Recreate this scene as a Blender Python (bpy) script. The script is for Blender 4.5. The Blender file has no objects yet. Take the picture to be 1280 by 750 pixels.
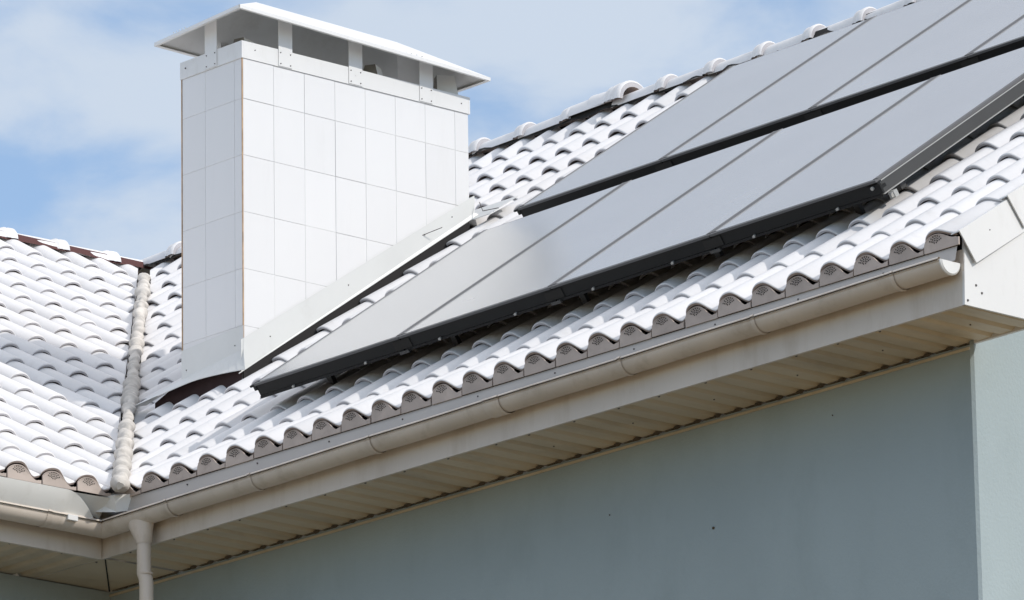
import bpy, bmesh, math, random
from mathutils import Vector, Matrix
random.seed(7)
PI = math.pi
S = bpy.context.scene
COL = S.collection
rad = math.radians

# ------------------------------------------------------------------ camera
R_ = Vector((0.6672, 0.7447, -0.0155)).normalized()
F_ = Vector((-0.7141, 0.6457, 0.2705)).normalized()
R_ = (R_ - F_ * R_.dot(F_)).normalized()
U_ = R_.cross(F_).normalized()
CAMPOS = Vector((18.1332, -18.6758, -7.5617))
cd = bpy.data.cameras.new('camera')
cam = bpy.data.objects.new('camera', cd)
COL.objects.link(cam)
cam.matrix_world = Matrix(((R_.x, U_.x, -F_.x, CAMPOS.x), (R_.y, U_.y, -F_.y, CAMPOS.y), (R_.z, U_.z, -F_.z, CAMPOS.z), (0, 0, 0, 1)))
cd.sensor_width = 36.0
cd.lens = 8441.47 / 1280 * 36
cd.clip_start = 1.0
cd.clip_end = 3000
S.camera = cam

# ------------------------------------------------------------------ materials
def mat(name, col, rough=.5, metal=0., var=0., scale=6., bump=0., bscale=40., spec=.5, stain=None, stretch=(1, 1, 1), coat=0., attr=False):
    m = bpy.data.materials.new(name); m.use_nodes = True
    nt = m.node_tree; N = nt.nodes; L = nt.links
    b = N['Principled BSDF']
    b.inputs['Base Color'].default_value = (*col, 1)
    b.inputs['Roughness'].default_value = rough
    b.inputs['Metallic'].default_value = metal
    b.inputs['Specular IOR Level'].default_value = spec
    b.inputs['Coat Weight'].default_value = coat
    tc = N.new('ShaderNodeTexCoord'); mp = N.new('ShaderNodeMapping')
    mp.inputs['Scale'].default_value = stretch
    L.new(tc.outputs['Object'], mp.inputs['Vector'])
    cur = None
    if var:
        no = N.new('ShaderNodeTexNoise'); no.inputs['Scale'].default_value = scale; no.inputs['Detail'].default_value = 7
        L.new(mp.outputs['Vector'], no.inputs['Vector'])
        mr = N.new('ShaderNodeMapRange'); mr.inputs[1].default_value = .3; mr.inputs[2].default_value = .7
        mr.inputs[3].default_value = 1 - var; mr.inputs[4].default_value = 1 + var * .5
        L.new(no.outputs['Fac'], mr.inputs[0])
        mx = N.new('ShaderNodeVectorMath'); mx.operation = 'SCALE'
        mx.inputs[0].default_value = col
        L.new(mr.outputs[0], mx.inputs['Scale'])
        cur = mx.outputs[0]
    if attr:
        at = N.new('ShaderNodeAttribute'); at.attribute_name = 'tint'
        mx = N.new('ShaderNodeVectorMath'); mx.operation = 'MULTIPLY'
        if cur is None:
            mx.inputs[0].default_value = col
        else:
            L.new(cur, mx.inputs[0])
        L.new(at.outputs['Color'], mx.inputs[1]); cur = mx.outputs[0]
    if stain:
        scol, sscale, lo, hi, amt = stain
        no = N.new('ShaderNodeTexNoise'); no.inputs['Scale'].default_value = sscale; no.inputs['Detail'].default_value = 9
        no.inputs['Roughness'].default_value = .65
        L.new(mp.outputs['Vector'], no.inputs['Vector'])
        mr = N.new('ShaderNodeMapRange'); mr.inputs[1].default_value = lo; mr.inputs[2].default_value = hi
        mr.inputs[3].default_value = 0; mr.inputs[4].default_value = amt
        L.new(no.outputs['Fac'], mr.inputs[0])
        mi = N.new('ShaderNodeMix'); mi.data_type = 'RGBA'
        L.new(mr.outputs[0], mi.inputs['Factor'])
        if cur is None:
            mi.inputs['A'].default_value = (*col, 1)
        else:
            L.new(cur, mi.inputs['A'])
        mi.inputs['B'].default_value = (*scol, 1)
        cur = mi.outputs['Result']
    if cur is not None:
        L.new(cur, b.inputs['Base Color'])
    if bump:
        no = N.new('ShaderNodeTexNoise'); no.inputs['Scale'].default_value = bscale; no.inputs['Detail'].default_value = 5
        L.new(tc.outputs['Object'], no.inputs['Vector'])
        bp = N.new('ShaderNodeBump'); bp.inputs['Strength'].default_value = bump; bp.inputs['Distance'].default_value = .004
        L.new(no.outputs['Fac'], bp.inputs['Height']); L.new(bp.outputs[0], b.inputs['Normal'])
    return m

M = dict(
    tile=mat('glazed_white_tile', (.735, .722, .722), .42, var=.06, scale=2.2, bump=.3, bscale=28, stain=((.50, .47, .44), 10, .56, .80, .38), attr=True),
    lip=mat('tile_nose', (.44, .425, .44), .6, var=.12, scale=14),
    clay=mat('raw_clay_edge', (.34, .27, .24), .75, var=.25, scale=20),
    deck=mat('roof_underlay', (.014, .012, .012), .9),
    redlay=mat('red_underlay', (.022, .006, .006), .8),
    comb=mat('taupe_plastic', (.50, .42, .37), .55, var=.14, scale=11, stain=((.30, .25, .21), 25, .55, .8, .5), attr=True),
    redroll=mat('red_brown_ridge_roll', (.085, .030, .028), .85),
    eavew=mat('white_eave_sheet', (.84, .83, .80), .42, var=.04, scale=3, stain=((.6, .57, .52), 9, .55, .8, .4)),
    grime_shade=mat('brown_grime_and_shade', (.11, .085, .058), .95, var=.3, scale=30),  # real specks on the wall, and painted shade of the soffit gap
    dark=mat('dark_gap', (.02, .018, .016), .9),
    gutter=mat('cream_gutter_metal', (.66, .58, .50), .40, var=.12, scale=3, stretch=(1, 1, .6), stain=((.30, .23, .15), 9, .52, .78, .5)),
    strip=mat('grey_drip_metal', (.50, .465, .43), .4, var=.06, scale=3),
    fascia=mat('cream_fascia_metal', (.67, .60, .525), .42, var=.08, scale=1.6, stretch=(1, 1, .25), stain=((.36, .27, .17), 7, .5, .8, .5)),
    soffit=mat('beige_soffit_sheet', (.62, .53, .39), .48, var=.16, scale=2.5, stretch=(1, .35, 1), stain=((.26, .20, .12), 6, .5, .78, .5)),
    wall=mat('pale_teal_render', (.365, .43, .445), .88, var=.08, scale=1.0, bump=.4, bscale=70, stretch=(1, 1, .5), stain=((.27, .325, .33), 3.5, .5, .78, .4)),
    white=mat('white_sheet_metal', (.73, .725, .715), .40, var=.04, scale=2, stretch=(1, 1, .4), stain=((.52, .50, .47), 9, .56, .82, .4)),
    panel=mat('white_cladding_tile', (.735, .73, .73), .36, var=.02, scale=2, stretch=(1, 1, .16), stain=((.58, .57, .56), 11, .58, .82, .22), attr=True),
    grout=mat('grout_line', (.69, .685, .68), .8),
    rust=mat('tan_corner_edge', (.50, .33, .20), .7, var=.3, scale=20),
    capm=mat('cap_sheet_metal', (.72, .72, .70), .34, var=.06, scale=4, stain=((.45, .42, .38), 7, .55, .8, .4)),
    flash=mat('grey_white_flashing', (.66, .665, .65), .36, var=.05, scale=3, stain=((.5, .49, .46), 8, .55, .8, .3)),
    foam=mat('mortar_foam', (.58, .545, .50), .9, var=.34, scale=13, bump=.8, bscale=50),
    frame=mat('black_anodised_frame', (.007, .0075, .008), .5, var=.1, scale=5, spec=.25),
    frameside=mat('grey_frame_side', (.045, .045, .044), .4, var=.08, scale=6),
    steel=mat('bright_steel', (.40, .40, .385), .45, metal=.5),
    screw=mat('dark_screw', (.10, .09, .085), .6),
    hood=mat('taupe_hood', (.20, .18, .15), .5, var=.2, scale=20),
    seam=mat('grey_seal_strip', (.10, .10, .105), .5),
    trimg=mat('bright_trim', (.27, .275, .28), .45, metal=.0),
    ground=mat('dry_grass_ground', (.21, .155, .09), .95, var=.35, scale=.25, stain=((.10, .10, .04), .12, .5, .7, .6)),
)
# glass of the collectors: pale reflecting cover over a mid grey absorber
def glass_mat():
    m = mat('collector_cover_glass', (.31, .315, .315), .25, var=.07, scale=1.6, stain=((.48, .47, .45), 5, .5, .85, .25), coat=.5, spec=.8, attr=True)
    b = m.node_tree.nodes['Principled BSDF']
    b.inputs['Coat Roughness'].default_value = .17
    return m
M['glass'] = glass_mat()

# ------------------------------------------------------------------ mesh helpers
class MB:
    def __init__(s): s.v = []; s.f = []; s.m = []; s.sm = []; s.t = []
    def add(s, vs, fs, mi=0, smooth=False, tint=1.0):
        o = len(s.v); s.v += [tuple(p) for p in vs]
        for f in fs:
            s.f.append([i + o for i in f]); s.m.append(mi); s.sm.append(smooth); s.t.append(tint)
    def box(s, lo, hi, mi=0, X=None):
        (a, b, c), (d, e, f) = lo, hi
        vs = [(a, b, c), (d, b, c), (d, e, c), (a, e, c), (a, b, f), (d, b, f), (d, e, f), (a, e, f)]
        if X: vs = [X(*p) for p in vs]
        s.add(vs, [(0, 3, 2, 1), (4, 5, 6, 7), (0, 1, 5, 4), (1, 2, 6, 5), (2, 3, 7, 6), (3, 0, 4, 7)], mi)
    def cyl(s, a, b, r0, r1=None, n=16, mi=0, caps=True, smooth=True):
        a = Vector(a); b = Vector(b); r1 = r0 if r1 is None else r1
        d = (b - a).normalized(); x = d.orthogonal().normalized(); y = d.cross(x)
        vs = [a + (x * math.cos(2 * PI * k / n) + y * math.sin(2 * PI * k / n)) * r0 for k in range(n)]
        vs += [b + (x * math.cos(2 * PI * k / n) + y * math.sin(2 * PI * k / n)) * r1 for k in range(n)]
        s.add(vs, [(k, (k + 1) % n, n + (k + 1) % n, n + k) for k in range(n)], mi, smooth)
        if caps: s.add(vs, [tuple(range(n))[::-1], tuple(range(n, 2 * n))], mi)
    def tube(s, pts, rs, n=14, mi=0):
        rings = []
        pts = [Vector(p) for p in pts]
        for i, p in enumerate(pts):
            d = (pts[min(i + 1, len(pts) - 1)] - pts[max(i - 1, 0)]).normalized()
            x = d.cross(Vector((.3, .9, .1))).normalized(); y = d.cross(x)
            r = rs[i]
            rings += [p + (x * math.cos(2 * PI * k / n) + y * math.sin(2 * PI * k / n)) * r for k in range(n)]
        fs = [(i * n + k, i * n + (k + 1) % n, (i + 1) * n + (k + 1) % n, (i + 1) * n + k) for i in range(len(pts) - 1) for k in range(n)]
        s.add(rings, fs, mi, True)
        s.add(rings, [tuple(range(n))[::-1], tuple(range(len(rings) - n, len(rings)))], mi)
    def build(s, name, mats, parent=None, clip=None, bevel=0, loc=None):
        me = bpy.data.meshes.new(name)
        off = Vector(loc) if loc else Vector((0, 0, 0))
        me.from_pydata([tuple(Vector(p) - off) for p in s.v], [], s.f); me.update()
        ms = mats if isinstance(mats, (list, tuple)) else [mats]
        for k in ms: me.materials.append(M[k])
        me.polygons.foreach_set('material_index', s.m)
        me.polygons.foreach_set('use_smooth', s.sm)
        at = me.color_attributes.new('tint', 'FLOAT_COLOR', 'CORNER')
        i = 0
        vals = []
        for p, t in zip(s.f, s.t):
            vals += [t, t, t, 1.0] * len(p)
        at.data.foreach_set('color', vals)
        if clip or bevel:
            bm = bmesh.new(); bm.from_mesh(me)
            for co, no in (clip or []):
                bmesh.ops.bisect_plane(bm, geom=bm.verts[:] + bm.edges[:] + bm.faces[:], plane_co=Vector(co) - off, plane_no=no, clear_outer=True, dist=1e-5)
            if bevel:
                bmesh.ops.remove_doubles(bm, verts=bm.verts, dist=1e-5)
                bmesh.ops.recalc_face_normals(bm, faces=bm.faces)
                es = [e for e in bm.edges if len(e.link_faces) == 2 and e.calc_face_angle(0) > .6]
                bmesh.ops.bevel(bm, geom=es, offset=bevel, segments=2, affect='EDGES', profile=.6)
            bm.to_mesh(me); bm.free()
        o = bpy.data.objects.new(name, me); COL.objects.link(o)
        if loc: o.location = loc
        if parent: set_parent(o, parent)
        return o
WLOC = {}
def world(o):
    p = Vector(o.location)
    return p + (world(o.parent) if o.parent else Vector((0, 0, 0)))
def set_parent(o, parent):
    w = world(parent)
    o.parent = parent
    o.location = Vector(o.location) - w
def empty(name, loc, label, cat, group=None):
    o = bpy.data.objects.new(name, None); COL.objects.link(o); o.location = loc
    o['label'] = label; o['category'] = cat
    if group: o['group'] = group
    return o

# ------------------------------------------------------------------ roof frames
A = .6056; B = .5251           # pitches of the two slopes
PT = .2; EX = .3431            # tile pitch and course exposure
TA, TB = math.tan(A), math.tan(B)
XL = -5.197; YR = 4.20; ZR = YR * TA
XR = XL - ZR / TB              # x of the left ridge
def FM(u, s, h):               # main slope: u along the eave, s up the slope, h off it
    return Vector((u, s * math.cos(A) - h * math.sin(A), s * math.sin(A) + h * math.cos(A)))
def FL(u, s, h):               # left slope: u along its eave (+y)
    return Vector((XL - s * math.cos(B) + h * math.sin(B), u, s * math.sin(B) + h * math.cos(B)))
SM = YR / math.cos(A); SLn = (XL - XR) / math.cos(B)
VA = Vector((XL, 0, 0)); VB = Vector((XR, YR, ZR))
vd = Vector((XR - XL, YR, 0)).normalized()
vn = Vector((vd.y, -vd.x, 0)).normalized()           # towards the main slope (+x side)
if vn.x < 0: vn = -vn

AMP = .058
def prof(u, outer=True):
    if u < 0:
        return -.050 * (1 - math.sqrt(max(0, 1 - (u / .0685) ** 2)))
    t = min(u / .104, 1.0)
    z = -AMP * (.5 - .5 * math.cos(PI * t)) ** 1.32
    if u > .104: z += (u - .104) * .40
    return z
def prof_end(u):                                   # the verge column ends shallow
    if u < 0: return prof(u)
    t = min(u / .112, 1.0)
    return -.034 * (.5 - .5 * math.cos(PI * t)) ** 1.1
US = [-.0672, -.066, -.063, -.058, -.051, -.042, -.031, -.018, -.006, .006, .018, .030, .042, .053, .064, .075, .086, .097, .106, .118, .130]
TH = .0155
def tile(mb, F, u0, s0, h0, slope, length, rng, eave=False, pf=None):
    pf = pf or prof
    dx = rng.gauss(0, .0010); dh = rng.gauss(0, .0012); ds = rng.gauss(0, .003); tw = rng.gauss(0, .004)
    tint = 1 + max(-.09, min(.05, rng.gauss(0, .022)))
    if rng.random() < .05: tint *= .93
    if eave: ds *= .4; dh *= .5
    def row(s, dz, thick, inset=0):
        out = []
        for u in US:
            k = 1 - inset * 1.0
            out.append(F(u0 + u * k + dx + tw * s, s0 + s + ds, h0 + dh - slope * s + pf(u) - dz - thick))
        return out
    n = len(US)
    r0 = row(-.000, .0065, 0); r1 = row(.0015, .0022, 0); r2 = row(.0065, 0, 0); r3 = row(length, 0, 0)
    b0 = row(0, 0, TH); b1 = row(.35 * length, 0, TH); 
    vs = r0 + r1 + r2 + r3
    fs = [(k * n + i, k * n + i + 1, (k + 1) * n + i + 1, (k + 1) * n + i) for k in range(3) for i in range(n - 1)]
    mb.add(vs, fs, 0, True, tint)
    # nose
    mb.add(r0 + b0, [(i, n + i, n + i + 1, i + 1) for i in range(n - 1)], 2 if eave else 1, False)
    # underside
    bb = row(length, 0, TH)
    mb.add(b0 + bb, [(i, n + i, n + i + 1, i + 1) for i in range(n - 1)], 2, True)
    # long edges
    mb.add([r2[0], r3[0], bb[0], b0[0], r0[0]], [(0, 1, 2, 3, 4)], 0, False, tint)
    mb.add([r2[-1], r3[-1], bb[-1], b0[-1], r0[-1]], [(4, 3, 2, 1, 0)], 0, False, tint)

def sst(a_, b_, v):
    t = max(0, min(1, (v - a_) / (b_ - a_))); return t * t * (3 - 2 * t)
def sag(x, s):                                     # the old roof has settled a little towards the valley
    return -.019 * sst(.8, 3.0, -x) * (1 - sst(3.6, 4.7, s))
def tiled(F, ulist, ncourse, keep, rng):
    mb = MB()
    for j in range(ncourse):
        for u in ulist:
            if not keep(u, j): continue
            if j == 0:
                tile(mb, F, u, 0, (.009 * math.sin(PI * min(1, max(0, -u / 5.2))) if F is FM else 0), .078 + (.055 * sst(.8, 3.0, -u) + .02 * math.sin(PI * min(1, max(0, -u / 5.2))) if F is FM else 0), .40, rng, True, pf=(prof_end if (F is FM and u > -.01) else None))
            else:
                tile(mb, F, u, j * EX, -.011 + (sag(u, j * EX) if F is FM else 0), .060 if (j + 1.35) * EX < (SM if F is FM else SLn) else .012, .40, rng, pf=(prof_end if (F is FM and u > -.01) else None))
    return mb

# ------------------------------------------------------------------ the house
GZ = -9.2
house = empty('house', (-5.5, 2.0, GZ), 'pale teal two-wing house under wavy white roof tiles with a white chimney', 'house')

CHX0, CHX1, CHY0, CHY1 = -6.203, -5.746, 1.180, 2.640
rng = random.Random(3)
def keepM(u, j):
    x = u; y = j * EX * math.cos(A)
    if y > YR - .02: return False
    p = Vector((x, y, 0)) - VA
    if p.dot(vn) < -.35: return False
    # cut away where the chimney stands
    if CHX0 - .13 < x < CHX1 - .12 and CHY0 + .02 < y and y < CHY1 - .10: return False
    return True
mb = tiled(FM, [-PT * i for i in range(0, 52)], 15, keepM, rng)
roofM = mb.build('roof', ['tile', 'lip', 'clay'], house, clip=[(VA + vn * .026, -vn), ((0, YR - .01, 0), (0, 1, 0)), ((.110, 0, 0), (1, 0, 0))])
def keepL(u, j):
    x = XL - j * EX * math.cos(B)
    if x < XR + .02: return False
    p = Vector((x, u, 0)) - VA
    return p.dot(vn) < .45
mb = tiled(FL, [-.176 + PT * k for k in range(-14, 24)], 17, keepL, rng)
roofL = mb.build('roof', ['tile', 'lip', 'clay'], house, clip=[(VA - vn * .042, vn), ((XR + .01, 0, 0), (-1, 0, 0))])
roofM['label'] = 'white tiled slope carrying the solar collectors and the chimney'
roofL['label'] = 'white tiled slope of the left wing'

# deck under the tiles, and the slopes beyond the ridges
mb = MB()
d = .122
vlo = Vector((XL, 0, 0)); vhi = Vector((XR, YR, ZR))
up = Vector((0, 0, 1))
mb.add([FM(.09, .03, -d), FM(XR + .0, SM, -d) - Vector((0, 0, 0)), Vector((XL, 0.03, .0)) - up * d * 1.1, FM(.09, SM, -d)], [(0, 3, 1, 2)], 0)
d = .095
mb.add([Vector((XL - .03, 0, 0)) - up * d * 1.15, vhi - up * d * 1.15, FL(-2.9, SLn, -d), FL(-2.9, .03, -d)], [(0, 1, 2, 3)], 0)
mb.build('roof_deck', ['deck'], house)
mb = MB()
def FB(u, s, h):               # rear slope of the main wing
    return Vector((u, 2 * YR - s * math.cos(A) + h * math.sin(A), s * math.sin(A) + h * math.cos(A)))
def wavy(F, u0, u1, s1):
    n = int((u1 - u0) / .025); vs = []; fs = []
    for i in range(n + 1):
        u = u0 + (u1 - u0) * i / n
        for s in (0, s1):
            vs.append(F(u, s, -.02 - .029 + .029 * math.cos(2 * PI * u / PT)))
    fs = [(2 * i, 2 * i + 2, 2 * i + 3, 2 * i + 1) for i in range(n)]
    return vs, fs
v_, f_ = wavy(FB, XR - 2, .09, SM - .02); mb.add(v_, f_, 0, True)
rb = mb.build('roof', ['tile'], house); rb['label'] = 'rear white tiled slope behind the ridge'
mb = MB()
def FW(u, s, h):               # west slope of the left wing
    return Vector((2 * XR - XL + s * math.cos(B) - h * math.sin(B), u, s * math.sin(B) + h * math.cos(B)))
v_, f_ = wavy(FW, -2.9, YR + 3, SLn - .02); mb.add(v_, f_, 0, True)
rb = mb.build('roof', ['tile'], house); rb['label'] = 'far white tiled slope of the left wing'

# ridge tiles ---------------------------------------------------------
def ridge_tile(a, b, r, parent, tilt=.0, lip=.022):
    """half round tile from a (covered end) to b (collared end)"""
    a = Vector(a); b = Vector(b); d = (b - a).normalized(); side = d.cross(up).normalized()
    L = (b - a).length
    mb = MB(); n = 14; prof_ = []
    stations = [(0, r * .95), (.55 * L, r), (L - .085, r * 1.0), (L - .075, r + lip * .55), (L - .060, r + lip * .9), (L - .046, r + lip * .62), (L - .034, r + lip * .95), (L - .008, r + lip), (L, r + lip * .6)]
    rows = []
    for t, rr in stations:
        c = a + d * t
        rows.append([c + side * math.cos(PI * k / n) * rr * 1.0 + up * math.sin(PI * k / n) * rr for k in range(n + 1)])
    m = n + 1
    vs = [p for rw in rows for p in rw]
    mb.add(vs, [(i * m + k, i * m + k + 1, (i + 1) * m + k + 1, (i + 1) * m + k) for i in range(len(rows) - 1) for k in range(n)], 0, True, 1 + random.gauss(0, .02))
    # rim at the collared end and inside
    rr = r - .004
    for (c, ro, mi) in ((a + d * L, stations[-1][1], 1), (a, r * .95, 1)):
        o = [c + side * math.cos(PI * k / n) * ro * 1.0 + up * math.sin(PI * k / n) * ro for k in range(m)]
        q = [c + side * math.cos(PI * k / n) * rr * .99 + up * math.sin(PI * k / n) * (rr - .006) for k in range(m)]
        mb.add(o + q, [(k, m + k, m + k + 1, k + 1) for k in range(n)], mi)
    ia = [a + side * math.cos(PI * k / n) * rr * .99 + up * math.sin(PI * k / n) * (rr - .006) for k in range(m)]
    ib = [a + d * L + side * math.cos(PI * k / n) * rr * .99 + up * math.sin(PI * k / n) * (rr - .006) for k in range(m)]
    mb.add(ia + ib, [(k, m + k, m + k + 1, k + 1) for k in range(n)], 2, True)
    return mb.build('ridge_tile', ['tile', 'lip', 'clay'], parent)
RP = .3625
x = -4.441 + RP * 13
k = 0
while x > XR + .25:
    zc = ZR - .054 + .010 * max(0, min(1, (-x - 4.5) / 2.5))
    lift = 0; rr = .068
    if abs(x + 6.19) < .15: lift = .022; rr = .084
    if x < .25:
        ridge_tile((x - RP - .05, YR, zc - .004 + lift + random.gauss(0, .002)), (x, YR, zc + .004 + lift + random.gauss(0, .002)), rr, roofM)
        if lift: ridge_tile((x - .22, YR + .003, zc + .012 + lift), (x + .065, YR - .004, zc - .0 + lift * .6), .088, roofM, lip=.026)
    x -= RP
y = 3.965
while y > -2.6:
    ridge_tile((XR, y - RP - .05, ZR - .060 + random.gauss(0, .001)), (XR, y, ZR - .054 + random.gauss(0, .001)), .062, roofL, lip=.014)
    y -= RP
ridge_tile((XR, 3.95, ZR - .058), (XR, 4.33, ZR - .054), .062, roofL, lip=.014)
# dark breather roll below the ridge tiles
mb = MB()
for s_ in (-1, 1):
    n = 120
    vs = []; fs = []
    for i in range(n + 1):
        u = XR + (0.1 - XR) * i / n
        w = .006 * math.sin(i * 1.7) + .004 * math.sin(i * .61)
        vs += [(u, YR + s_ * .05, ZR - .012), (u, YR + s_ * (.066 + w), ZR - .057 + w)]
    fs = [(2 * i, 2 * i + 2, 2 * i + 3, 2 * i + 1) for i in range(n)]
    mb.add(vs, fs, 0, True)
mb.build('ridge_roll', ['dark'], roofM)
mb = MB()
for s_ in (-1, 1):
    n = 90; vs = []
    for i in range(n + 1):
        u = -2.6 + (YR + 2.6) * i / n
        w = .003 * math.sin(i * 1.3) + .002 * math.sin(i * .71)
        vs += [(XR + s_ * .05, u, ZR - .018), (XR + s_ * (.070 + w), u, ZR - .062 + w)]
    mb.add(vs, [(2 * i, 2 * i + 2, 2 * i + 3, 2 * i + 1) for i in range(n)], 0, True)
mb.build('ridge_roll', ['redroll'], roofL)

# valley strip of lumpy mortar -----------------------------------------
mb = MB()
n = 260; rows_ = []
vr = random.Random(5)
KN = 18
Lv = (VB - VA).length; dv = (VB - VA).normalized()
sd = dv.cross(up).normalized(); nu = sd.cross(dv).normalized()
if nu.z < 0: nu = -nu
amps = [vr.uniform(.5, 1.6) for _ in range(60)]
for i in range(n + 1):
    t = -.022 + .922 * i / n
    p = VA.lerp(VB, t) + nu * .004
    if t < 0: p.z += t * .3
    rr = .0265 + .0035 * math.sin(t * 23) + (.010 * max(0, .03 - t) / .03)
    if i < 6: rr *= math.sqrt(max(.02, 1 - (1 - i / 6) ** 2))
    ring = []
    for k in range(KN):
        a_ = 2 * PI * k / KN
        ph = t * 27 + .22 * math.sin(a_) + .10 * math.sin(2 * a_ + t * 40)
        j_ = int(ph) % 60; q_ = ph - math.floor(ph)
        lump = .0155 * amps[j_] * (math.sin(PI * q_) ** .8) - .0055
        w_ = .0022 * math.sin(a_ * 3 + t * 190) + vr.gauss(0, .0007)
        ring.append(p + (sd * math.cos(a_) + nu * math.sin(a_)) * (rr + lump + w_))
    rows_ += ring
mb.add(rows_, [(i * KN + k, i * KN + (k + 1) % KN, (i + 1) * KN + (k + 1) % KN, (i + 1) * KN + k) for i in range(n) for k in range(KN)], 0, True)
mb.add(rows_, [tuple(range(KN))], 0)
o = mb.build('valley_strip', ['foam'], house)
mb = MB()
pe = VA.lerp(VB, .900); 
mb.cyl(pe + nu * .004, pe + dv * .17 + nu * .004, .036, .010, n=12)
mb.build('open_end', ['redlay'], o)
mb = MB()
pe = VA.lerp(VB, .895)
mb.cyl(pe + nu * .003, pe + dv * .09 - nu * .0, .0385, .0375, n=14, caps=False)
mb.build('end_sleeve', ['lip'], o)

# eave combs -------------------------------------------------------------
def comb(F3, parent, seed):
    """F3(u, d, z): u along the eave from the crest, d outward, z up"""
    r = random.Random(seed); mb = MB(); tn = 1 + r.uniform(-.12, .06); F0_ = F3; jz = r.uniform(-.0015, .001); ju = r.uniform(-.0015, .0015)
    F3 = lambda u, d_, z: F0_(u + ju, d_ + jz, z + jz)
    us = [-.0635 + .1925 * k / 24 for k in range(25)]
    def top(u): return (prof_end(u) if seed == 0 else prof(u)) * 1.0 - TH - .0005 - (.004 if u > .115 else 0)
    b = -.0865
    fr = [F3(u, 0, top(u)) for u in us]; bt = [F3(u, .0, b) for u in us]
    fb = [F3(u, -.006, top(u)) for u in us]; bb = [F3(u, -.006, b) for u in us]
    n = len(us)
    mb.add(fr + bt, [(i, n + i, n + i + 1, i + 1) for i in range(n - 1)], 0)
    mb.add(fr + fb, [(i, i + 1, n + i + 1, n + i) for i in range(n - 1)], 0)
    mb.add(bt + bb, [(i, n + i, n + i + 1, i + 1) for i in range(n - 1)], 0)
    mb.add([fr[0], fb[0], bb[0], bt[0]], [(0, 1, 2, 3)], 0); mb.add([fr[-1], fb[-1], bb[-1], bt[-1]], [(3, 2, 1, 0)], 0)
    # raised rib along the top
    rib = [F3(u, .0035, top(u) - .001) for u in us if abs(u) < .06]; rib2 = [F3(u, .0035, top(u) - .0045) for u in us if abs(u) < .06]
    m = len(rib)
    mb.add(rib + rib2, [(i, m + i, m + i + 1, i + 1) for i in range(m - 1)], 0)
    # fan of vent holes
    for ring, (rr, cnt, sp) in enumerate(((.0375, 7, 1.0), (.0285, 6, .92), (.0195, 4, .75), (.0105, 2, .6))):
        for k in range(cnt):
            an = -sp + 2 * sp * k / (cnt - 1)
            cu = math.sin(an) * rr * 1.0; cz = -.060 + math.cos(an) * rr * .95
            q = .0034
            hs = [F3(cu + q * math.cos(j * PI / 3), .0009, cz + q * 1.15 * math.sin(j * PI / 3)) for j in range(6)]
            mb.add(hs, [tuple(range(6))], 1)
    
    mb.t = [tn] * len(mb.t)
    return mb.build('eave_comb', ['comb', 'dark'], parent)
for i in range(0, 27):
    comb(lambda u, dd, z, i=i: Vector((-PT * i + u, .012 - dd, z + (.009 * math.sin(PI * i / 26) if z > -.08 else 0))), roofM, i)
for k in range(0, 14):
    comb(lambda u, dd, z, k=k: Vector((XL - .012 + dd, -.176 - PT * k + u, z)), roofL, 40 + k)

# drip strip, fascia, soffit ---------------------------------------------
mb = MB()
mb.add([(-5.215, .020, -.088), (.112, .020, -.088), (.112, .006, -.150), (-5.215, .006, -.175), (-5.215, .024, -.088), (.112, .024, -.088)],
       [(0, 3, 2, 1), (0, 1, 5, 4)], 0)
strip = mb.build('drip_strip', ['strip'], house)
def screw(p, nrm, parent, r=.0045, m='screw'):
    mb = MB(); p = Vector(p); nrm = Vector(nrm).normalized()
    mb.cyl(p - nrm * .001, p + nrm * .0035, r, r * .7, n=8)
    return mb.build('screw', [m], parent)
for i in range(11):
    screw((-.30 - i * .493, .0145, -.112), (0, -1, .2), strip)
FZ = -.320
mb = MB()
mb.box((-5.412, .055, FZ - .004), (.110, .072, -.095))
mb.box((-5.412, .053, FZ - .006), (.110, .060, FZ + .004))
mb.build('fascia', ['fascia'], house)
mb = MB()
mb.box((-5.418, -2.9, FZ - .008), (-5.400, .050, -.095))
mb.build('fascia', ['fascia'], house)
# corrugated soffit
def soffit(F, u0, u1, name='soffit'):
    """F(u, v, z) u across the planks, v 0..1 along"""
    mb = MB(); P = .125; vs = []
    us = []; u = math.floor(u0 / P) * P
    pr = [(0, 0), (.066, 0.002), (.080, .014), (.098, .016), (.112, .004)]
    while u < u1:
        for a_, h_ in pr:
            if u0 <= u + a_ <= u1: us.append((u + a_, h_))
        u += P
    for uu, h in us:
        vs += [F(uu, 0, h), F(uu, 1, h)]
    mb.add(vs, [(2 * i, 2 * i + 1, 2 * i + 3, 2 * i + 2) for i in range(len(us) - 1)], 0)
    return mb
WY = .50; WXL = -5.90; WXR = -.300
def lim(u): return 1
mb = soffit(lambda u, v, h: Vector((u, (.07 if v == 0 else (WY + .03)), FZ + h)), -5.41, .112)
mb.add([(-5.93, .07, FZ + .001), (-5.41, .07, FZ + .001), (-5.41, WY + .03, FZ + .001), (-5.93, WY + .03, FZ + .001)], [(0, 1, 2, 3)], 0)
sf = mb.build('soffit', ['soffit'], house)
mb = MB()
mb.add([(-5.41, .075, FZ - .0015), (-5.404, .078, FZ - .0015), (-5.90, WY, FZ - .0015), (-5.907, WY - .004, FZ - .0015)], [(0, 1, 2, 3)], 0)
mb.build('mitre_joint', ['dark'], sf)
mb = soffit(lambda u, v, h: Vector(((-5.40 if v == 0 else WXL - .03), u, FZ + h - .0)), -2.9, .07)
sf2 = mb.build('soffit', ['soffit'], house)
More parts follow.
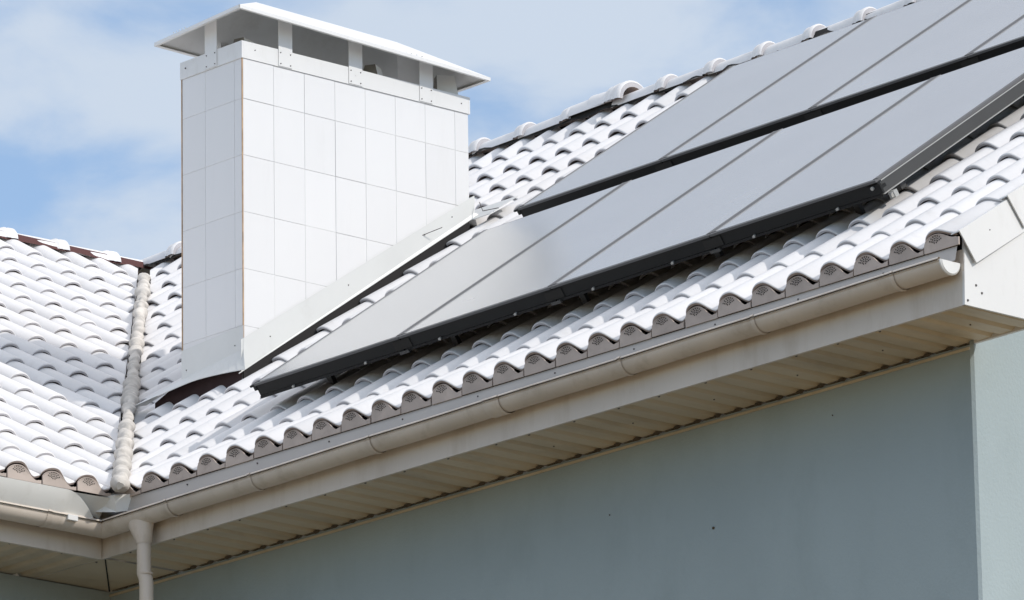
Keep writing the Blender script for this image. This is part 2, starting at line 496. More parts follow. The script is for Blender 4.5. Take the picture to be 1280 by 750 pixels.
# rivets and dirt on the soffit
for i in range(20):
    screw((-.35 - i * .27 + random.gauss(0, .02), .085, FZ - .0), (0, 0, -1), sf, r=.006)
for i in range(6):
    screw((-.1 - i * .5 , .30, FZ - .0), (0, 0, -1), sf, r=.004)
for i in range(7):
    screw((-5.44, -.15 - i * .3, FZ - .0), (0, 0, -1), sf2, r=.006)

# walls
WT = FZ - .006
mb = MB()
mb.box((WXL, WY, GZ), (WXR, WY + .25, WT))
w1 = mb.build('wall', ['wall'], house); w1['label'] = 'shaded pale teal wall below the eave'
# brown ribbon painting the shade of the soffit gap along the wall head
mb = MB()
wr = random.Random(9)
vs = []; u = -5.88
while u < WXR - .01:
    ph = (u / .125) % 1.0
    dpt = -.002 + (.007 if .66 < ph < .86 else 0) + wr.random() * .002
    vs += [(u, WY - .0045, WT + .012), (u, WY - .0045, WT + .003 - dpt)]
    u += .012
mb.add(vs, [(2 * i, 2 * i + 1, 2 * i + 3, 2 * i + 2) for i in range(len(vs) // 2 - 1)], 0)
mb.build('wall_head_gap', ['grime_shade'], w1)
mb = MB()
mb.box((WXL - .0, WY - .006, WT - .022), (WXR + .003, WY - .001, WT - .011))
mb.build('wall_trim', ['soffit'], w1)
mb = MB()
mb.add([(WXR - .0, WY - .0, GZ), (WXR + .012, WY + .012, GZ), (WXR + .012, WY + .012, 0), (WXR, WY, 0)], [(0, 1, 2, 3)], 0)
# gable wall with gable triangle
gx = WXR + .012
mb.add([(gx, WY + .012, GZ), (gx, 2 * YR - WY, GZ), (gx, 2 * YR - WY, .1), (gx, YR, ZR - .15), (gx, WY + .012, WY * TA - .15)], [(0, 1, 2, 3, 4)], 0)
for x_, z_, r_ in ((-1.83, -.80, .007), (-1.10, -.46, .003), (-2.47, -.62, .003)):
    m2 = MB(); m2.cyl((x_, WY - .001, z_), (x_ + .002, WY - .007, z_ + .001), r_, r_ * .5, n=7); m2.build('wall_mark', ['grime_shade'], w1)
w2 = mb.build('wall', ['wall'], house); w2['label'] = 'sunlit pale teal gable wall'
mb = MB()
mb.box((WXL - .25, -2.8, GZ), (WXL, WY, WT))
w3 = mb.build('wall', ['wall'], house); w3['label'] = 'shaded pale teal wall of the left wing'
mb = MB()
mb.box((WXL - .2, 2 * YR - WY - .2, GZ), (WXR, 2 * YR - WY, 0.1)); mb.box((2 * XR - WXL, -2.8, GZ), (2 * XR - WXL + .2, YR + 3, .1))
mb.box((2 * XR - WXL, -2.8, GZ), (WXL, -2.6, -.1))
w4 = mb.build('wall', ['wall'], house); w4['label'] = 'outer walls on the far sides'

# gable board: white sheet with boxed return
BX = .114
mb = MB()
def prism(mb, poly, x0, x1, mi=0):
    n = len(poly)
    vs = [(x0, y, z) for y, z in poly] + [(x1, y, z) for y, z in poly]
    mb.add(vs, [tuple(range(n)), tuple(range(2 * n - 1, n - 1, -1))] + [(i, (i + 1) % n, n + (i + 1) % n, n + i) for i in range(n)], mi)
prism(mb, [(.050, FZ - .006), (WY + .02, FZ - .006), (WY + .02, .10), (YR, ZR - .30), (YR, ZR - .045), (.060, -.045)], BX - .012, BX)
gb = mb.build('gable_board', ['white'], house)
mb = MB()
mb.box((WXR + .02, WY + .004, FZ - .004), (BX - .013, WY + .02, .06))
mb.build('return_back', ['white'], gb)
for p in ((BX, .118, -.235), (BX, .150, -.262), (BX, .068, -.318 + .012)):
    screw(p, (1, 0, 0), gb, r=.006)
# verge tiles, each lapping over the one below
for j in range(0, 15):
    s0 = j * EX - (.0 if j else .006); s1 = (j + 1) * EX + .03
    lift = .012
    mb = MB()
    def V(x, s, h): return FM(x, s, h)
    t0 = .0 if j else -.002
    top = -.030; H = .150
    # side plate
    a0 = V(0, s0, top + t0); a1 = V(0, s1, top + t0 - .016)
    sl = .050
    bq = V(0, s0 + sl * .2, top - H + t0); b1 = V(0, s1 + sl * .2, top - H + t0 - .016)
    X0, X1 = BX + .019, BX + .007
    o4 = [(X0, a0.y, a0.z), (X1, a1.y, a1.z), (X1, b1.y, b1.z), (X0, bq.y, bq.z)]
    i4 = [(x_ - .0065, y_, z_) for x_, y_, z_ in o4]
    mb.add(o4 + i4, [(0, 3, 2, 1), (4, 5, 6, 7), (0, 1, 5, 4), (1, 2, 6, 5), (2, 3, 7, 6), (3, 0, 4, 7)], 0)
    # top flap running under the tile edge
    q = [Vector((X0, a0.y, a0.z)), Vector((X1, a1.y, a1.z)), Vector((.085, a1.y, a1.z - .004)), Vector((.085, a0.y, a0.z - .004))]
    mb.add(q + [p - Vector((0, 0, .005)) for p in q], [(0, 1, 2, 3), (7, 6, 5, 4), (0, 3, 7, 4)], 0)
    vt = mb.build('verge_tile', ['white'], gb)
    screw(V(BX + .0125, s0 + .17, top - .075), (1, 0, 0), gb, r=.0035)

# gutters ------------------------------------------------------------------
def gprof(r=.056, n=14, lip=.008):
    pts = []
    for k in range(9):            # rolled front bead
        a_ = -PI * .5 + k * (1.55 * PI) / 8
        pts.append((-r - 0 + lip * math.cos(a_) - .0, lip * math.sin(a_) + .002))
    pts = pts[::-1]
    for k in range(n + 1):
        a_ = PI + PI * k / n
        pts.append((r * math.cos(a_), r * math.sin(a_)))
    pts.append((r, .018))
    return pts                    # (outward negative, z)
def gut_mesh(path, clip=None, parent=None, r=.056):
    """path: list of (P, outdir) ; profile swept with thickness"""
    mb = MB(); pr = gprof(r); n = len(pr)
    for off, flip in ((0, False), (.0022, True)):
        vs = []
        for P_, out in path:
            P_ = Vector(P_); out = Vector(out)
            for k, (d_, z) in enumerate(pr):
                rr = 1.0
                if off and k >= 9: rr = 1 - off / r
                vs.append(P_ + out * (-d_ * rr) + up * (z * rr))
        fs = []
        for i in range(len(path) - 1):
            for k in range(8 if flip else 0, n - 1):
                f = (i * n + k, i * n + k + 1, (i + 1) * n + k + 1, (i + 1) * n + k)
                fs.append(f[::-1] if flip else f)
        mb.add(vs, fs, 0, True)
    return mb
GY = -.005; GXL = -5.318
zR, zC = -.152, -.196
nn = 24
path = [((.088 + (-5.45 - .088) * i / nn, GY, zR + (zC - zR) * i / nn + .0012 * math.sin(i * 1.3)), (0, -1, 0)) for i in range(nn + 1)]
cn = Vector((1, -1, 0)).normalized()
corner = Vector((GXL, GY, zC))
mb = gut_mesh(path)
gm = mb.build('gutter', ['gutter'], house, clip=[(corner, Vector((-1, -1, 0)).normalized())])
gm['label'] = 'cream half-round gutter along the solar roof eave'
path = [((GXL, -2.9 + (.2 + 2.9) * i / nn, zC + .006 * (1 - i / nn)), (1, 0, 0)) for i in range(nn + 1)]
mb = gut_mesh(path)
gl = mb.build('gutter', ['gutter'], house, clip=[(corner, Vector((1, 1, 0)).normalized())])
gl['label'] = 'cream half-round gutter of the left wing'
# end cap
mb = MB()
ec = Vector((.088, GY, zR)); n = 18
ring = [ec + Vector((0, .0585 * math.cos(PI + PI * k / n), .0585 * math.sin(PI + PI * k / n))) for k in range(n + 1)]
ring2 = [p + Vector((.006, 0, 0)) for p in ring]
ring3 = [ec + (p - ec) * .86 + Vector((.012, 0, -.002)) for p in ring]
m = n + 1
mb.add(ring + ring2 + ring3, [(k, k + 1, m + k + 1, m + k) for k in range(n)] + [(m + k, m + k + 1, 2 * m + k + 1, 2 * m + k) for k in range(n)] + [tuple(range(2 * m, 3 * m))], 0, False)
mb.add([ring[0], ring[-1], ring2[-1], ring2[0]], [(0, 1, 2, 3)], 0)
mb.add([ring2[0], ring2[-1], ring3[-1], ring3[0]], [(0, 1, 2, 3)], 0)
ecap = mb.build('end_cap', ['white'], gm)
# sleeves (gutter joints) and brackets
def collar(xc, w, r=.0610, seam=False):
    z = zR + (zC - zR) * (.088 - xc) / 5.538
    pr = gprof(r); mb = MB(); n = len(pr)
    vs = []
    for xx, k_ in ((xc - w, .985), (xc - w + .002, 1.0), (xc + w - .002, 1.0), (xc + w, .985)):
        vs += [Vector((xx, GY + d_ * k_, z + zz * k_)) for d_, zz in pr]
    mb.add(vs, [(i * n + k, i * n + k + 1, (i + 1) * n + k + 1, (i + 1) * n + k) for i in range(3) for k in range(n - 1)], 0, True)
    return mb
for xc in (-.18, -.985, -1.79, -2.60, -3.40, -4.21, -4.80):
    collar(xc, .011 if xc != -2.60 else .05).build('gutter_bracket', ['gutter'], gm)
for yc in (-.36, -1.3):
    z = zC + .002; pr = gprof(.0595); mb = MB(); n = len(pr); vs = []
    for yy in (yc - .012, yc + .012):
        vs += [Vector((GXL - d_, yy, z + zz)) for d_, zz in pr]
    mb.add(vs, [(k, k + 1, n + k + 1, n + k) for k in range(n - 1)], 0, True)
    mb.build('gutter_bracket', ['gutter'], gl)
mb = MB(); mb.box((GXL + .052, -.262, zC - .020), (GXL + .068, -.205, zC + .006)); mb.build('gutter_clip', ['white'], gl, bevel=.002)
# downpipe
PX, PY = -5.028, -.005
zt = -.236
mb = MB(); n = 20
secs = [(.085, .046, -.006, zt + .034), (.080, .046, -.005, zt + .004), (.058, .042, .002, zt - .042), (.040, .037, .004, zt - .082), (.0345, .0345, .004, zt - .100)]
vs = []
for rx, ry, dx_, z in secs:
    vs += [Vector((PX + dx_ - .012 * (rx > .04) + rx * math.cos(2 * PI * k / n), PY + ry * math.sin(2 * PI * k / n), z)) for k in range(n)]
mb.add(vs, [(i * n + k, i * n + (k + 1) % n, (i + 1) * n + (k + 1) % n, (i + 1) * n + k) for i in range(len(secs) - 1) for k in range(n)], 0, True)
mb.tube([(PX + .004, PY, zt - .09), (PX + .004, PY, zt - .24), (PX + .010, PY + .006, zt - .262), (PX + .012, PY + .008, zt - .30), (PX + .012, PY + .008, -1.1), (PX + .03, PY + .12, -1.4), (PX + .03, WY - .10, -1.75), (PX + .03, WY - .06, -1.95), (PX + .03, WY - .06, GZ)],
        [.0325] * 3 + [.0325] * 6, n=20)
dp = mb.build('downpipe', ['gutter'], house)
for z, dx_, dy_ in ((zt - .085, .004, 0), (zt - .235, .009, .004)):
    mb = MB(); mb.cyl((PX + dx_, PY + dy_, z), (PX + dx_, PY + dy_, z - .008), .0365, .0350, n=20); mb.build('pipe_joint', ['gutter'], dp)
mb = MB(); mb.cyl((PX + .03, WY - .06, -2.6), (PX + .03, WY - .06, -2.63), .036, n=16); mb.box((PX + .02, WY - .03, -2.625), (PX + .04, WY, -2.605)); mb.build('pipe_clamp', ['gutter'], dp)

# left wing eave flashing: bent sheet falling into the gutter, cut back in a curve beside the valley outlet
mb = MB()
vs = []; n = 30
ys = [-2.9 + (2.9 - .30) * i / n for i in range(n + 1)]
for y in ys: vs += [(XL - .004, y, -.092), (XL - .022, y, -.140), (XL - .074, y, -.205)]
cur = []
for i in range(1, 11):
    t = i / 10
    # the top edge drops along a curve toward the gutter lip
    y = -.30 + .215 * t
    zt_ = -.092 - .118 * (t ** 1.7)
    f = (zt_ + .092) / -.113
    xa = XL - .004 - .066 * f
    vs += [(xa, y, zt_), ((xa + XL - .078) / 2, y, (zt_ - .205) / 2), (XL - .078, y, -.205)]
m3 = len(vs) // 3
mb.add(vs, [(3 * i + k, 3 * i + 3 + k, 3 * i + 4 + k, 3 * i + 1 + k) for i in range(m3 - 1) for k in (0, 1)], 0, True)
ef = mb.build('eave_flashing', ['eavew'], house)
for dy_ in (0, .018, .05):
    screw((XL - .055, -.44 + dy_, -.155), (1, 0, .3), ef, r=.003)
# valley outlet tray
mb = MB()
vs = [(XL - .13, -.10, -.070), (XL + .02, -.055, -.088), (XL + .055, .02, -.075), (XL - .10, .10, -.02),
      (XL - .09, -.10, -.150), (XL + .01, -.035, -.160), (XL + .04, .02, -.150)]
mb.add(vs, [(0, 1, 2, 3), (0, 4, 5, 1), (1, 5, 6, 2)], 0)
mb.add([(XL - .02, -.30, -.095), (XL - .004, -.06, -.095), (XL - .10, -.05, -.175), (XL - .085, -.16, -.150)], [(0, 1, 2, 3)], 0)
mb.build('valley_outlet', ['eavew'], house)

# ------------------------------------------------------------------ chimney
ZT = 2.396; ZB = .30
mb = MB()
mb.box((CHX0, CHY0, ZB), (CHX1, CHY1, ZT + .07), 0)
TWc, THc = .1957, .2848
ZJ = 2.192
# cladding slabs as separate raised plates with real joints
ch = mb.build('chimney', ['grout'], house)
def slab(mb, F, u0, u1, z0, z1, tint):
    g = .0007; e = .0022; bv = .0008
    o = [F(u0 + g, 0, z0 + g), F(u1 - g, 0, z0 + g), F(u1 - g, 0, z1 - g), F(u0 + g, 0, z1 - g)]
    q = [F(u0 + g + bv, e, z0 + g + bv), F(u1 - g - bv, e, z0 + g + bv), F(u1 - g - bv, e, z1 - g - bv), F(u0 + g + bv, e, z1 - g - bv)]
    mb.add(o + q, [(4, 5, 6, 7), (0, 1, 5, 4), (1, 2, 6, 5), (2, 3, 7, 6), (3, 0, 4, 7)], 0, False, tint)
mb = MB(); cr = random.Random(2)
rows = [(ZJ, ZT)] + [(ZJ - THc * (k + 1), ZJ - THc * k) for k in range(6)]
for z0, z1 in rows:
    u = CHY0 + .004
    ks = [CHY0 + .002] + [CHY0 + TWc * k for k in range(1, 8)] + [CHY1 - .002]
    for a_, b_ in zip(ks, ks[1:]):
        if b_ - a_ > .01: slab(mb, lambda u, d_, z, k_=cr.gauss(0, .0006): Vector((CHX1 + d_ + k_, u, z)), a_, b_, z0, z1, 1 + cr.gauss(0, .007))
    ks = [CHX0 + .002, CHX0 + .178, CHX0 + .178 + .2215, CHX1 - .002]
    for a_, b_ in zip(ks, ks[1:]):
        slab(mb, lambda u, d_, z: Vector((u, CHY0 - d_, z)), a_, b_, z0, z1, 1 + cr.gauss(0, .008))
        slab(mb, lambda u, d_, z: Vector((CHX0 + CHX1 - u, CHY1 + d_, z)), a_, b_, z0, z1, 1)
    for k in range(8):
        slab(mb, lambda u, d_, z: Vector((CHX0 - d_, CHY0 + CHY1 - u, z)), CHY0 + .002 + k * .182, CHY0 + .002 + (k + 1) * .182, z0, z1, 1)
mb.build('cladding', ['panel'], ch)
for px_, py_ in ((CHX1 + .002, CHY0 - .002), (CHX0 - .002, CHY0 - .002)):
    mb = MB(); mb.box((px_ - .0025, py_ - .0025, ZB), (px_ + .0025, py_ + .0025, ZT)); mb.build('corner_edge', ['rust'], ch)
# collar band
mb = MB()
e = .008
mb.box((CHX0 - e, CHY0 - e, ZT), (CHX1 + e, CHY0 + .002, ZT + .087)); mb.box((CHX0 - e, CHY1 - .002, ZT), (CHX1 + e, CHY1 + e, ZT + .087))
mb.box((CHX1 - .002, CHY0 + .0025, ZT), (CHX1 + e, CHY1 - .0025, ZT + .087)); mb.box((CHX0 - e, CHY0 + .0025, ZT), (CHX0 + .002, CHY1 - .0025, ZT + .087))
mb.build('collar_band', ['white'], ch)
# struts
ztop = 2.66
def strut(lo, hi):
    mb = MB(); mb.box(lo, hi); return mb.build('strut', ['white'], ch)
st = []
for y0 in (1.402, 1.852, 2.313):
    strut((CHX1 + e + .0005, y0, ZT + .004), (CHX1 + e + .0035, y0 + .087, 2.640))
    strut((CHX0 - e - .0035, y0 + .03, ZT + .004), (CHX0 - e - .0005, y0 + .11, 2.640))
    for dy_ in (.013, .075):
        for dz in (.016, .072):
            screw((CHX1 + e + .0035, y0 + dy_, ZT + dz), (1, 0, 0), ch, r=.0036)
strut((-6.016, CHY0 - e - .0035, ZT + .004), (-5.926, CHY0 - e - .0005, 2.640))
strut((-6.016, CHY1 + e + .0005, ZT + .004), (-5.926, CHY1 + e + .0035, 2.640))
for dx_ in (.013, .077):
    for dz in (.016, .072):
        screw((-6.016 + dx_, CHY0 - e - .0035, ZT + dz), (0, -1, 0), ch, r=.0036)
screw((CHX0 + .035, CHY0 - e, ZT + .050), (0, -1, 0), ch, r=.0045)
screw((CHX1 + e, CHY0 + .075, ZT + .052), (1, 0, 0), ch, r=.0036)
screw((CHX1 + e, CHY1 - .05, ZT + .045), (1, 0, 0), ch, r=.0036)
screw((CHX1 + e, 1.895, ZT + .050), (1, 0, 0), ch, r=.0036)
# cap: thin hipped sheet with a folded rim
zf = 2.598
c4 = [Vector((-6.315, 1.095, zf - .012)), Vector((-5.622, 1.062, zf + .004)), Vector((-5.630, 2.690, zf - .040)), Vector((-6.320, 2.690, zf - .040))]
rg = [Vector((-5.972, 1.46, 2.785)), Vector((-5.972, 2.37, 2.765))]
mb = MB()
def capsheet(dz, flip, mi):
    vs = [c + Vector((0, 0, dz)) for c in c4] + [c + Vector((0, 0, dz)) for c in rg]
    fs = [(0, 1, 4), (1, 2, 5, 4), (2, 3, 5), (3, 0, 4, 5)]
    mb.add(vs, [f[::-1] if flip else f for f in fs], mi)
capsheet(.011, False, 0); capsheet(0.0, True, 1)
for i in range(4):
    a_, b_ = c4[i], c4[(i + 1) % 4]
    o_ = (b_ - a_).cross(up).normalized() * .002
    q = [a_ + o_ - up * .006, b_ + o_ - up * .006, b_ + o_ + up * .011, a_ + o_ + up * .011]
    mb.add(q, [(0, 1, 2, 3)], 0)
    inn = -o_ * 9
    mb.add([q[0], q[1], b_ + inn - up * .004, a_ + inn - up * .004], [(3, 2, 1, 0)], 1)
cap = mb.build('cap', ['white', 'capm'], ch)
for i in range(5):
    screw((-6.17 + i * .022, 1.10, zf + .016 + i * .001), (0, -.5, 1), cap, r=.003, m='steel')
for i in range(4):
    screw((-5.66, 2.16 + i * .035, zf + .002), (.5, 0, 1), cap, r=.003, m='steel')
# flue hoods under the cap
def hood(x, y, rot, sx=.055, h=.06):
    mb = MB()
    c, s_ = math.cos(rot), math.sin(rot)
    def T(a_, b_, z): return Vector((x + a_ * c - b_ * s_, y + a_ * s_ + b_ * c, z))
    z0 = ZT + .07
    vs = [T(-sx, -sx, z0), T(sx, -sx, z0), T(sx, sx, z0), T(-sx, sx, z0),
          T(-sx * .5, -sx * .95, z0 + h), T(sx * .6, -sx * .95, z0 + h), T(sx * .6, sx * .7, z0 + h), T(-sx * .5, sx * .7, z0 + h)]
    mb.add(vs, [(0, 1, 5, 4), (2, 3, 7, 6), (4, 5, 6, 7)], 0)
    mb.add(vs, [(1, 2, 6, 5), (3, 0, 4, 7)], 1)
    return mb.build('flue_hood', ['hood', 'capm'], ch)
hood(-5.83, 2.09, .5, .05, .085); hood(-5.82, 2.56, -.5, .055, .125); hood(-5.90, 1.32, .3, .05, .085)
mb = MB(); mb.box((CHX0 + .03, CHY0 + .03, ZT + .071), (CHX1 - .03, CHY1 - .03, ZT + .074)); mb.build('flue_plate', ['capm'], ch)

# flashings round the chimney
mb = MB()
def roofz(y, h=0): return y * TA + h
yA, yB = CHY0 - .02, CHY1 + .03
xf = CHX1 + .0065
# upstand on the long face, skirt over the first tile trough
xs_ = xf + .005
mb.add([(xf, yA, roofz(yA, .010)), (xf, yB, roofz(yB, .040)), (xf, yB, roofz(yB, .130)), (xf, yA, roofz(yA, .175))], [(0, 1, 2, 3)], 0)
mb.add([(xf, yA, roofz(yA, .010)), (xf, yB, roofz(yB, .040)), (xs_, yB + .02, roofz(yB, .036)), (xs_, yA - .02, roofz(yA, .004))], [(0, 3, 2, 1)], 0)
mb.add([(xs_, yB + .02, roofz(yB, .036)), (xs_, yA - .02, roofz(yA, .004)), (xs_, yA - .02, roofz(yA, -.001)), (xs_, yB + .02, roofz(yB, .031))], [(0, 1, 2, 3)], 0)
sfl = mb.build('side_flashing', ['flash'], ch)
for t in (.12, .45, .78, .9):
    screw((xf, yA + (yB - yA) * t, roofz(yA + (yB - yA) * t, .095)), (1, 0, 0), sfl, r=.0035)
# dark soaker below the skirt
mb = MB()
mb.box((CHX1 + .0, CHY0 - .005, 0), (CHX1 + .0062, CHY1 - .004, 1), 0, X=lambda a_, b_, c_: Vector((a_, b_, roofz(b_, -.12 if c_ == 0 else .060))))
mb.build('soaker', ['deck'], ch)
# front flashing: upstand and bowed apron
yf = CHY0 - .0065
zfr = roofz(CHY0)
mb = MB()
n = 12; vs = []
xa, xb = CHX0 - .02, CHX1 + .0085
for i in range(n + 1):
    t = i / n; x_ = CHX0 - .004 + (CHX1 + .0085 - CHX0 + .004) * t
    zu = zfr + .205 + .030 * t                 # upper edge on the face
    zl = zfr + .062 + .054 * t                 # crease
    bow = .010 * math.sin(PI * t)
    xo = -6.30 + (-5.70 + 6.30) * t
    yo = 1.10 + .05 * t ** 3
    zo = .806 + .016 * min(1, t * 2.2) + bow * .6
    vs += [(x_, yf, zu), (x_, yf - .001, zl), (xo, yo, zo), (xo, yo + .001, zo - .004)]
mb.add(vs, [(4 * i + k, 4 * i + 1 + k, 4 * i + 5 + k, 4 * i + 4 + k) for i in range(n) for k in (0, 1, 2)], 0, False)
xa = CHX0 - .004
# tongue lying out over the tiles on the left
mb.add([(xa, yf, zfr + .205), (xa, yf, zfr + .062), (-6.30, 1.10, .806), (-6.50, 1.10, .790), (-6.46, 1.16, .800), (xa - .07, CHY0 + .06, roofz(CHY0 + .06, .03))], [(1, 4, 3, 2), (0, 5, 4, 1)], 0)
ff = mb.build('front_flashing', ['flash'], ch)
screw((CHX0 + .035, yf, zfr + .10), (0, -1, 0), ff, r=.004); screw((CHX1 - .055, yf, zfr + .145), (0, -1, 0), ff, r=.004)
mb = MB()
mb.add([(-6.40, 1.165, .70), (-5.74, 1.165, .70), (-5.74, 1.165, .852), (-6.25, 1.165, .852), (-6.40, 1.165, .80)], [(0, 1, 2, 3, 4)], 0)
mb.build('red_lining', ['redlay'], ch)
# back pan
mb = MB()
q = [FM(CHX0 - .05, SM * 0 + (CHY1 + .02) / math.cos(A), .012), FM(CHX1 + .14, (CHY1 + .02) / math.cos(A), .012), FM(CHX1 + .16, (CHY1 + .19) / math.cos(A), .014), FM(CHX0 - .05, (CHY1 + .19) / math.cos(A), .014)]
mb.add(q + [p - Vector((0, 0, .004)) for p in q], [(0, 1, 2, 3), (0, 4, 5, 1), (1, 5, 6, 2)], 0)
bp = mb.build('back_flashing', ['flash'], ch)
mb = MB()
b0 = q[1]
mb.tube([b0 + Vector((-.10, .02, .085)), b0 + Vector((-.065, .01, .03)), b0 + Vector((.03, .03, .028))], [.0022] * 3, n=6)
mb.tube([b0 + Vector((-.145, -.34, -.12)), b0 + Vector((-.14, -.335, -.145)), b0 + Vector((-.065, -.26, -.105))], [.002] * 3, n=6)
mb.build('flashing_hook', ['screw'], bp)

ch.location = Vector(ch.location) + Vector((-.093, .084, .035))

# ------------------------------------------------------------------ solar collectors
ROT = .0125
def FPn(u0, s0, rot):
    c, s_ = math.cos(rot), math.sin(rot)
    return lambda u, s, h: FM(u0 + u * c - s * s_, s0 + u * s_ + s * c, h - .019 * (1 - max(0, min(1.05, u / 4.0))))
PW, PL = 1.002, 1.755
HT, HB = .120, .045
def collector(u0, s0, off, label, first, last, rot=ROT):
    F0 = FPn(u0, s0, rot)
    F = lambda u, s, h: F0(u + off, s, h)
    base = F(PW / 2, 0, HB)
    root = empty('solar_collector', base, label, 'solar panel', 'flat solar collectors in two rows on the roof')
    g = .004
    # black frame: hollow tray with an upper flange
    mb = MB()
    X = lambda a_, b_, c_: F(a_, b_, c_)
    w = .016
    mb.box((g, 0.0, HB), (PW - g, w, HT - .010), 0, X)
    mb.box((g, PL - w, HB), (PW - g, PL, HT - .010), 0, X)
    mb.box((g, w, HB), (g + w, PL - w, HT - .010), 1, X)
    mb.box((PW - g - w, w, HB), (PW - g, PL - w, HT - .010), 1, X)
    mb.box((g + w, w, HB), (PW - g - w, PL - w, HB + .006), 0, X)
    mb.box((g, -.005, HB - .002), (PW - g, .004, HB + .010), 0, X)     # lower lip
    mb.box((g - .001, -.007, HT - .0115), (PW - g + .001, .014, HT - .001), 2, X)
    mb.box((g - .001, .014, HT - .0105), (g + .023, PL, HT + .0015), 2, X)
    mb.box((PW - g - .023, .014, HT - .0105), (PW - g + .001, PL, HT + .0015), 2, X)
    mb.box((g + .023, .014, HT - .002), (g + .026, PL, HT + .002), 3, X)
    mb.box((PW - g - .026, .014, HT - .002), (PW - g - .023, PL, HT + .002), 3, X)
    mb.box((g + .020, PL - .014, HT - .0105), (PW - g - .020, PL, HT - .001), 2, X)
    fr = mb.build('frame', ['frame', 'frameside', 'seam', 'trimg'], root)
    mb = MB()
    nx, ny = 1, 1
    mb.box((g + .025, .010, HT - .012), (PW - g - .025, PL - .013, HT + .0005), 0, X)
    mb.t = [1 + random.gauss(0, .02)] * len(mb.t)
    mb.build('cover_glass', ['glass'], root)
    # small bright bolts on the front
    for uu in (.24, .74):
        mb = MB(); mb.cyl(F(uu, -.002, HB + .008), F(uu, -.011, HB + .008), .0062, n=10); mb.box((uu - .012, -.009, HB + .001), (uu + .002, -.004, HB + .010), 0, X)
        mb.build('bolt', ['steel'], root)
    if not first:
        pass
    # dark joint bracket at the right end between neighbours
    if not last:
        mb = MB(); mb.box((PW - .055, -.004, HB + .012), (PW + .055, .002, HT - .020), 0, X)
        mb.box((PW - .03, -.014, HB - .008), (PW + .03, .004, HB + .006), 1, X)
        mb.build('joint_plate', ['dark', 'frameside'], root)
    if last:
        mb = MB()
        mb.box((PW - g + .0005, 0, HB + .004), (PW + .006, PL, HB + .0075), 0, X)
        mb.box((PW - g + .0005, .02, HT - .016), (PW + .004, PL, HT - .012), 0, X)
        mb.build('side_trim', ['steel'], root)
        mb = MB(); mb.box((PW - .06, -.010, HB + .012), (PW + .012, .0, HT - .02), 0, X); mb.box((PW - .004, -.008, HB + .03), (PW + .010, .03, HT - .03), 0, X)
        mb.build('corner_bracket', ['frame'], root)
        mb = MB(); mb.box((PW - .002, .03, HB - .030), (PW + .030, .055, HB - .026), 0, X); mb.box((PW - .002, .03, HB - .004), (PW + .030, .055, HB + .0), 0, X); mb.box((PW - .002, .03, HB - .026), (PW + .002, .055, HB - .004), 0, X); mb.box((PW + .026, .03, HB - .026), (PW + .030, .055, HB - .004), 0, X); mb.build('end_clamp', ['steel'], root)
        mb = MB(); mb.cyl(F(PW - .03, -.010, HB + .045), F(PW - .03, -.018, HB + .045), .008, n=12); mb.build('bolt', ['steel'], root)
    if first:
        mb = MB(); mb.box((g - .035, -.004, HT - .014), (g, .06, HT - .004), 0, X)
        mb.box((g - .018, -.003, HT - .034), (g, .03, HT - .0145), 0, X)
        mb.box((g - .004, .003, HB), (g + .0, PL, HT - .012), 0, X)
        mb.build('corner_bracket', ['frame'], root)
    return root
U0 = -4.818
lowl = ['lower-row collector nearest the chimney, its left corner jutting over bare tiles',
        'second lower-row collector from the chimney, showing a pale grey glass face',
        'third lower-row collector from the chimney, next to the end one',
        'lower-row collector nearest the gable end, its grey frame side showing']
upl = ['upper-row collector nearest the chimney, its left edge crossing up to the ridge',
       'second upper-row collector from the chimney, reaching the ridge',
       'third upper-row collector from the chimney, cut by the picture top',
       'upper-row collector nearest the gable end, only its lower corner in view']
for i in range(4):
    collector(U0, .650, i * PW, lowl[i], i == 0, i == 3)
R2 = .003
for i in range(4):
    collector(U0 - .015, 2.672, i * PW, upl[i], i == 0, i == 3, rot=R2)
# rails standing on the tiles under each row
def rail(u0, s0, s, rot, label, ln=3.95, ext=0):
    F = FPn(u0, s0, rot)
    root = empty('mounting_rail', F(ln / 2, s, -.01), label, 'rail', 'aluminium rails under the collectors')
    mb = MB(); mb.box((-.02, s - .018, .008), (ln + ext, s + .018, .034), 0, F); mb.build('rail_bar', ['frameside'], root)
    for k in range(5):
        mb = MB(); mb.box((.25 + k * .85, s - .012, -.07), (.28 + k * .85, s + .012, .008), 0, F); mb.build('roof_hook', ['frameside'], root)
rail(U0, .650, .20, ROT, 'rail under the lower edge of the lower collector row', ext=.0)
rail(U0, .650, 1.45, ROT, 'rail under the upper edge of the lower collector row')
rail(U0 - .015, 2.672, .12, R2, 'rail under the lower edge of the upper collector row')
rail(U0 - .015, 2.672, 1.45, R2, 'rail under the upper edge of the upper collector row')

# ------------------------------------------------------------------ ground
me = bpy.data.meshes.new('ground')
me.from_pydata([(-1500, -1500, GZ), (1500, -1500, GZ), (1500, 1500, GZ), (-1500, 1500, GZ)], [], [(0, 1, 2, 3)])
me.materials.append(M['ground'])
g = bpy.data.objects.new('ground', me); COL.objects.link(g)
g['kind'] = 'structure'; g['label'] = 'dry grassy ground round the house'; g['category'] = 'ground'

# ------------------------------------------------------------------ light
AZ, EL = rad(18), rad(36)
sv = Vector((math.cos(EL) * math.cos(AZ), math.cos(EL) * math.sin(AZ), math.sin(EL)))
sl = bpy.data.lights.new('sun', 'SUN'); sl.energy = 2.2; sl.angle = rad(.6); sl.color = (1, .95, .88)
so = bpy.data.objects.new('sun', sl); COL.objects.link(so)
so.rotation_euler = (-sv).to_track_quat('-Z', 'Y').to_euler(); so.location = (10, 0, 10)

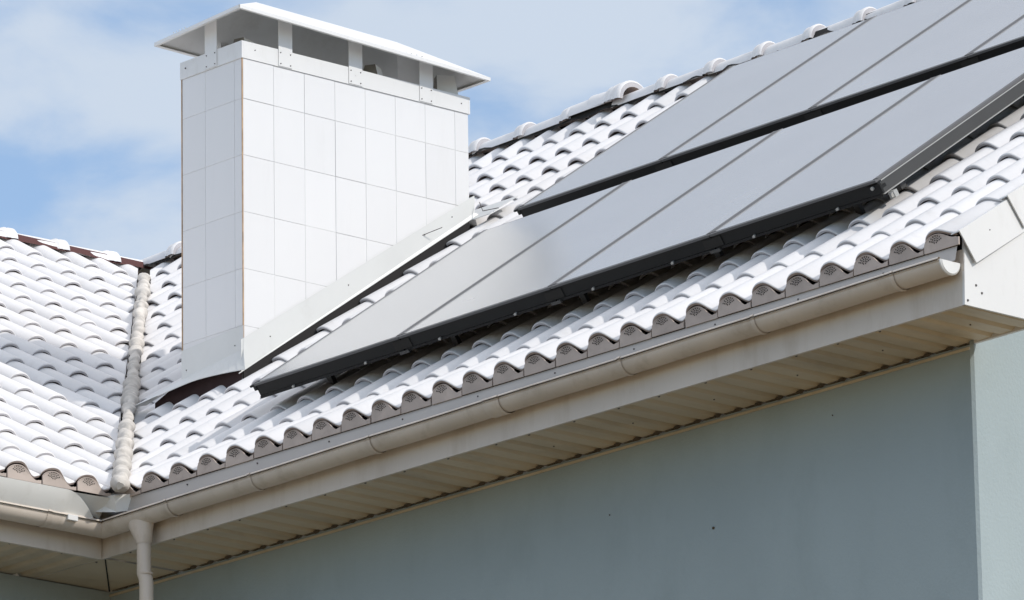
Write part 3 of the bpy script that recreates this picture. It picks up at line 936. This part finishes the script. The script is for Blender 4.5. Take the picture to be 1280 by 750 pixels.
w = bpy.data.worlds.new('World'); S.world = w; w.use_nodes = True
nt = w.node_tree; N = nt.nodes; L = nt.links
bg = N['Background']
sky = N.new('ShaderNodeTexSky'); sky.sky_type = 'NISHITA'; sky.sun_disc = False
sky.sun_elevation = EL; sky.sun_rotation = rad(90) - AZ
sky.air_density = 1.0; sky.dust_density = .3; sky.ozone_density = 2.0
tc = N.new('ShaderNodeTexCoord'); mp = N.new('ShaderNodeMapping')
mp.inputs['Scale'].default_value = (1, 1, 2.0); mp.inputs['Location'].default_value = (3.3, .5, 1.9)
L.new(tc.outputs['Generated'], mp.inputs['Vector'])
n1 = N.new('ShaderNodeTexNoise'); n1.inputs['Scale'].default_value = 19; n1.inputs['Detail'].default_value = 9; n1.inputs['Roughness'].default_value = .52
n1.inputs['Distortion'].default_value = .25
L.new(mp.outputs['Vector'], n1.inputs['Vector'])
r1 = N.new('ShaderNodeMapRange'); r1.interpolation_type = 'SMOOTHSTEP'
r1.inputs[1].default_value = .39; r1.inputs[2].default_value = .62; r1.inputs[3].default_value = .10; r1.inputs[4].default_value = .88
L.new(n1.outputs['Fac'], r1.inputs[0])
# unseen sky behind the camera cleared of cloud to keep the eave wall dark
dt = N.new('ShaderNodeVectorMath'); dt.operation = 'DOT_PRODUCT'; dt.inputs[1].default_value = (-.10, .93, .36)
L.new(tc.outputs['Generated'], dt.inputs[0])
r2 = N.new('ShaderNodeMapRange'); r2.interpolation_type = 'SMOOTHSTEP'
r2.inputs[1].default_value = -.35; r2.inputs[2].default_value = .55; r2.inputs[3].default_value = .12; r2.inputs[4].default_value = 1
L.new(dt.outputs['Value'], r2.inputs[0])
ml = N.new('ShaderNodeMath'); ml.operation = 'MULTIPLY'
L.new(r1.outputs[0], ml.inputs[0]); L.new(r2.outputs[0], ml.inputs[1])
mx = N.new('ShaderNodeMix'); mx.data_type = 'RGBA'
L.new(ml.outputs[0], mx.inputs['Factor']); L.new(sky.outputs[0], mx.inputs['A'])
mx.inputs['B'].default_value = (3.75, 4.2, 4.8, 1)
# overhead clouds, out of view, brightened to add fill on the roofs
sx = N.new('ShaderNodeSeparateXYZ'); L.new(tc.outputs['Generated'], sx.inputs[0])
r3 = N.new('ShaderNodeMapRange'); r3.interpolation_type = 'SMOOTHSTEP'
r3.inputs[1].default_value = .36; r3.inputs[2].default_value = .80; r3.inputs[3].default_value = 0; r3.inputs[4].default_value = 1
L.new(sx.outputs['Z'], r3.inputs[0])
m3 = N.new('ShaderNodeMix'); m3.data_type = 'RGBA'
ov = N.new('ShaderNodeMath'); ov.operation = 'MULTIPLY'; ov.inputs[1].default_value = .85
L.new(r3.outputs[0], ov.inputs[0])
L.new(ov.outputs[0], m3.inputs['Factor']); L.new(mx.outputs['Result'], m3.inputs['A']); m3.inputs['B'].default_value = (6.6, 6.6, 6.8, 1)
L.new(m3.outputs['Result'], bg.inputs['Color'])
bg.inputs['Strength'].default_value = .145

S.view_settings.view_transform = 'Standard'
S.view_settings.look = 'None'
S.view_settings.exposure = 0.26
S.view_settings.gamma = 1
S.view_settings.use_curve_mapping = False
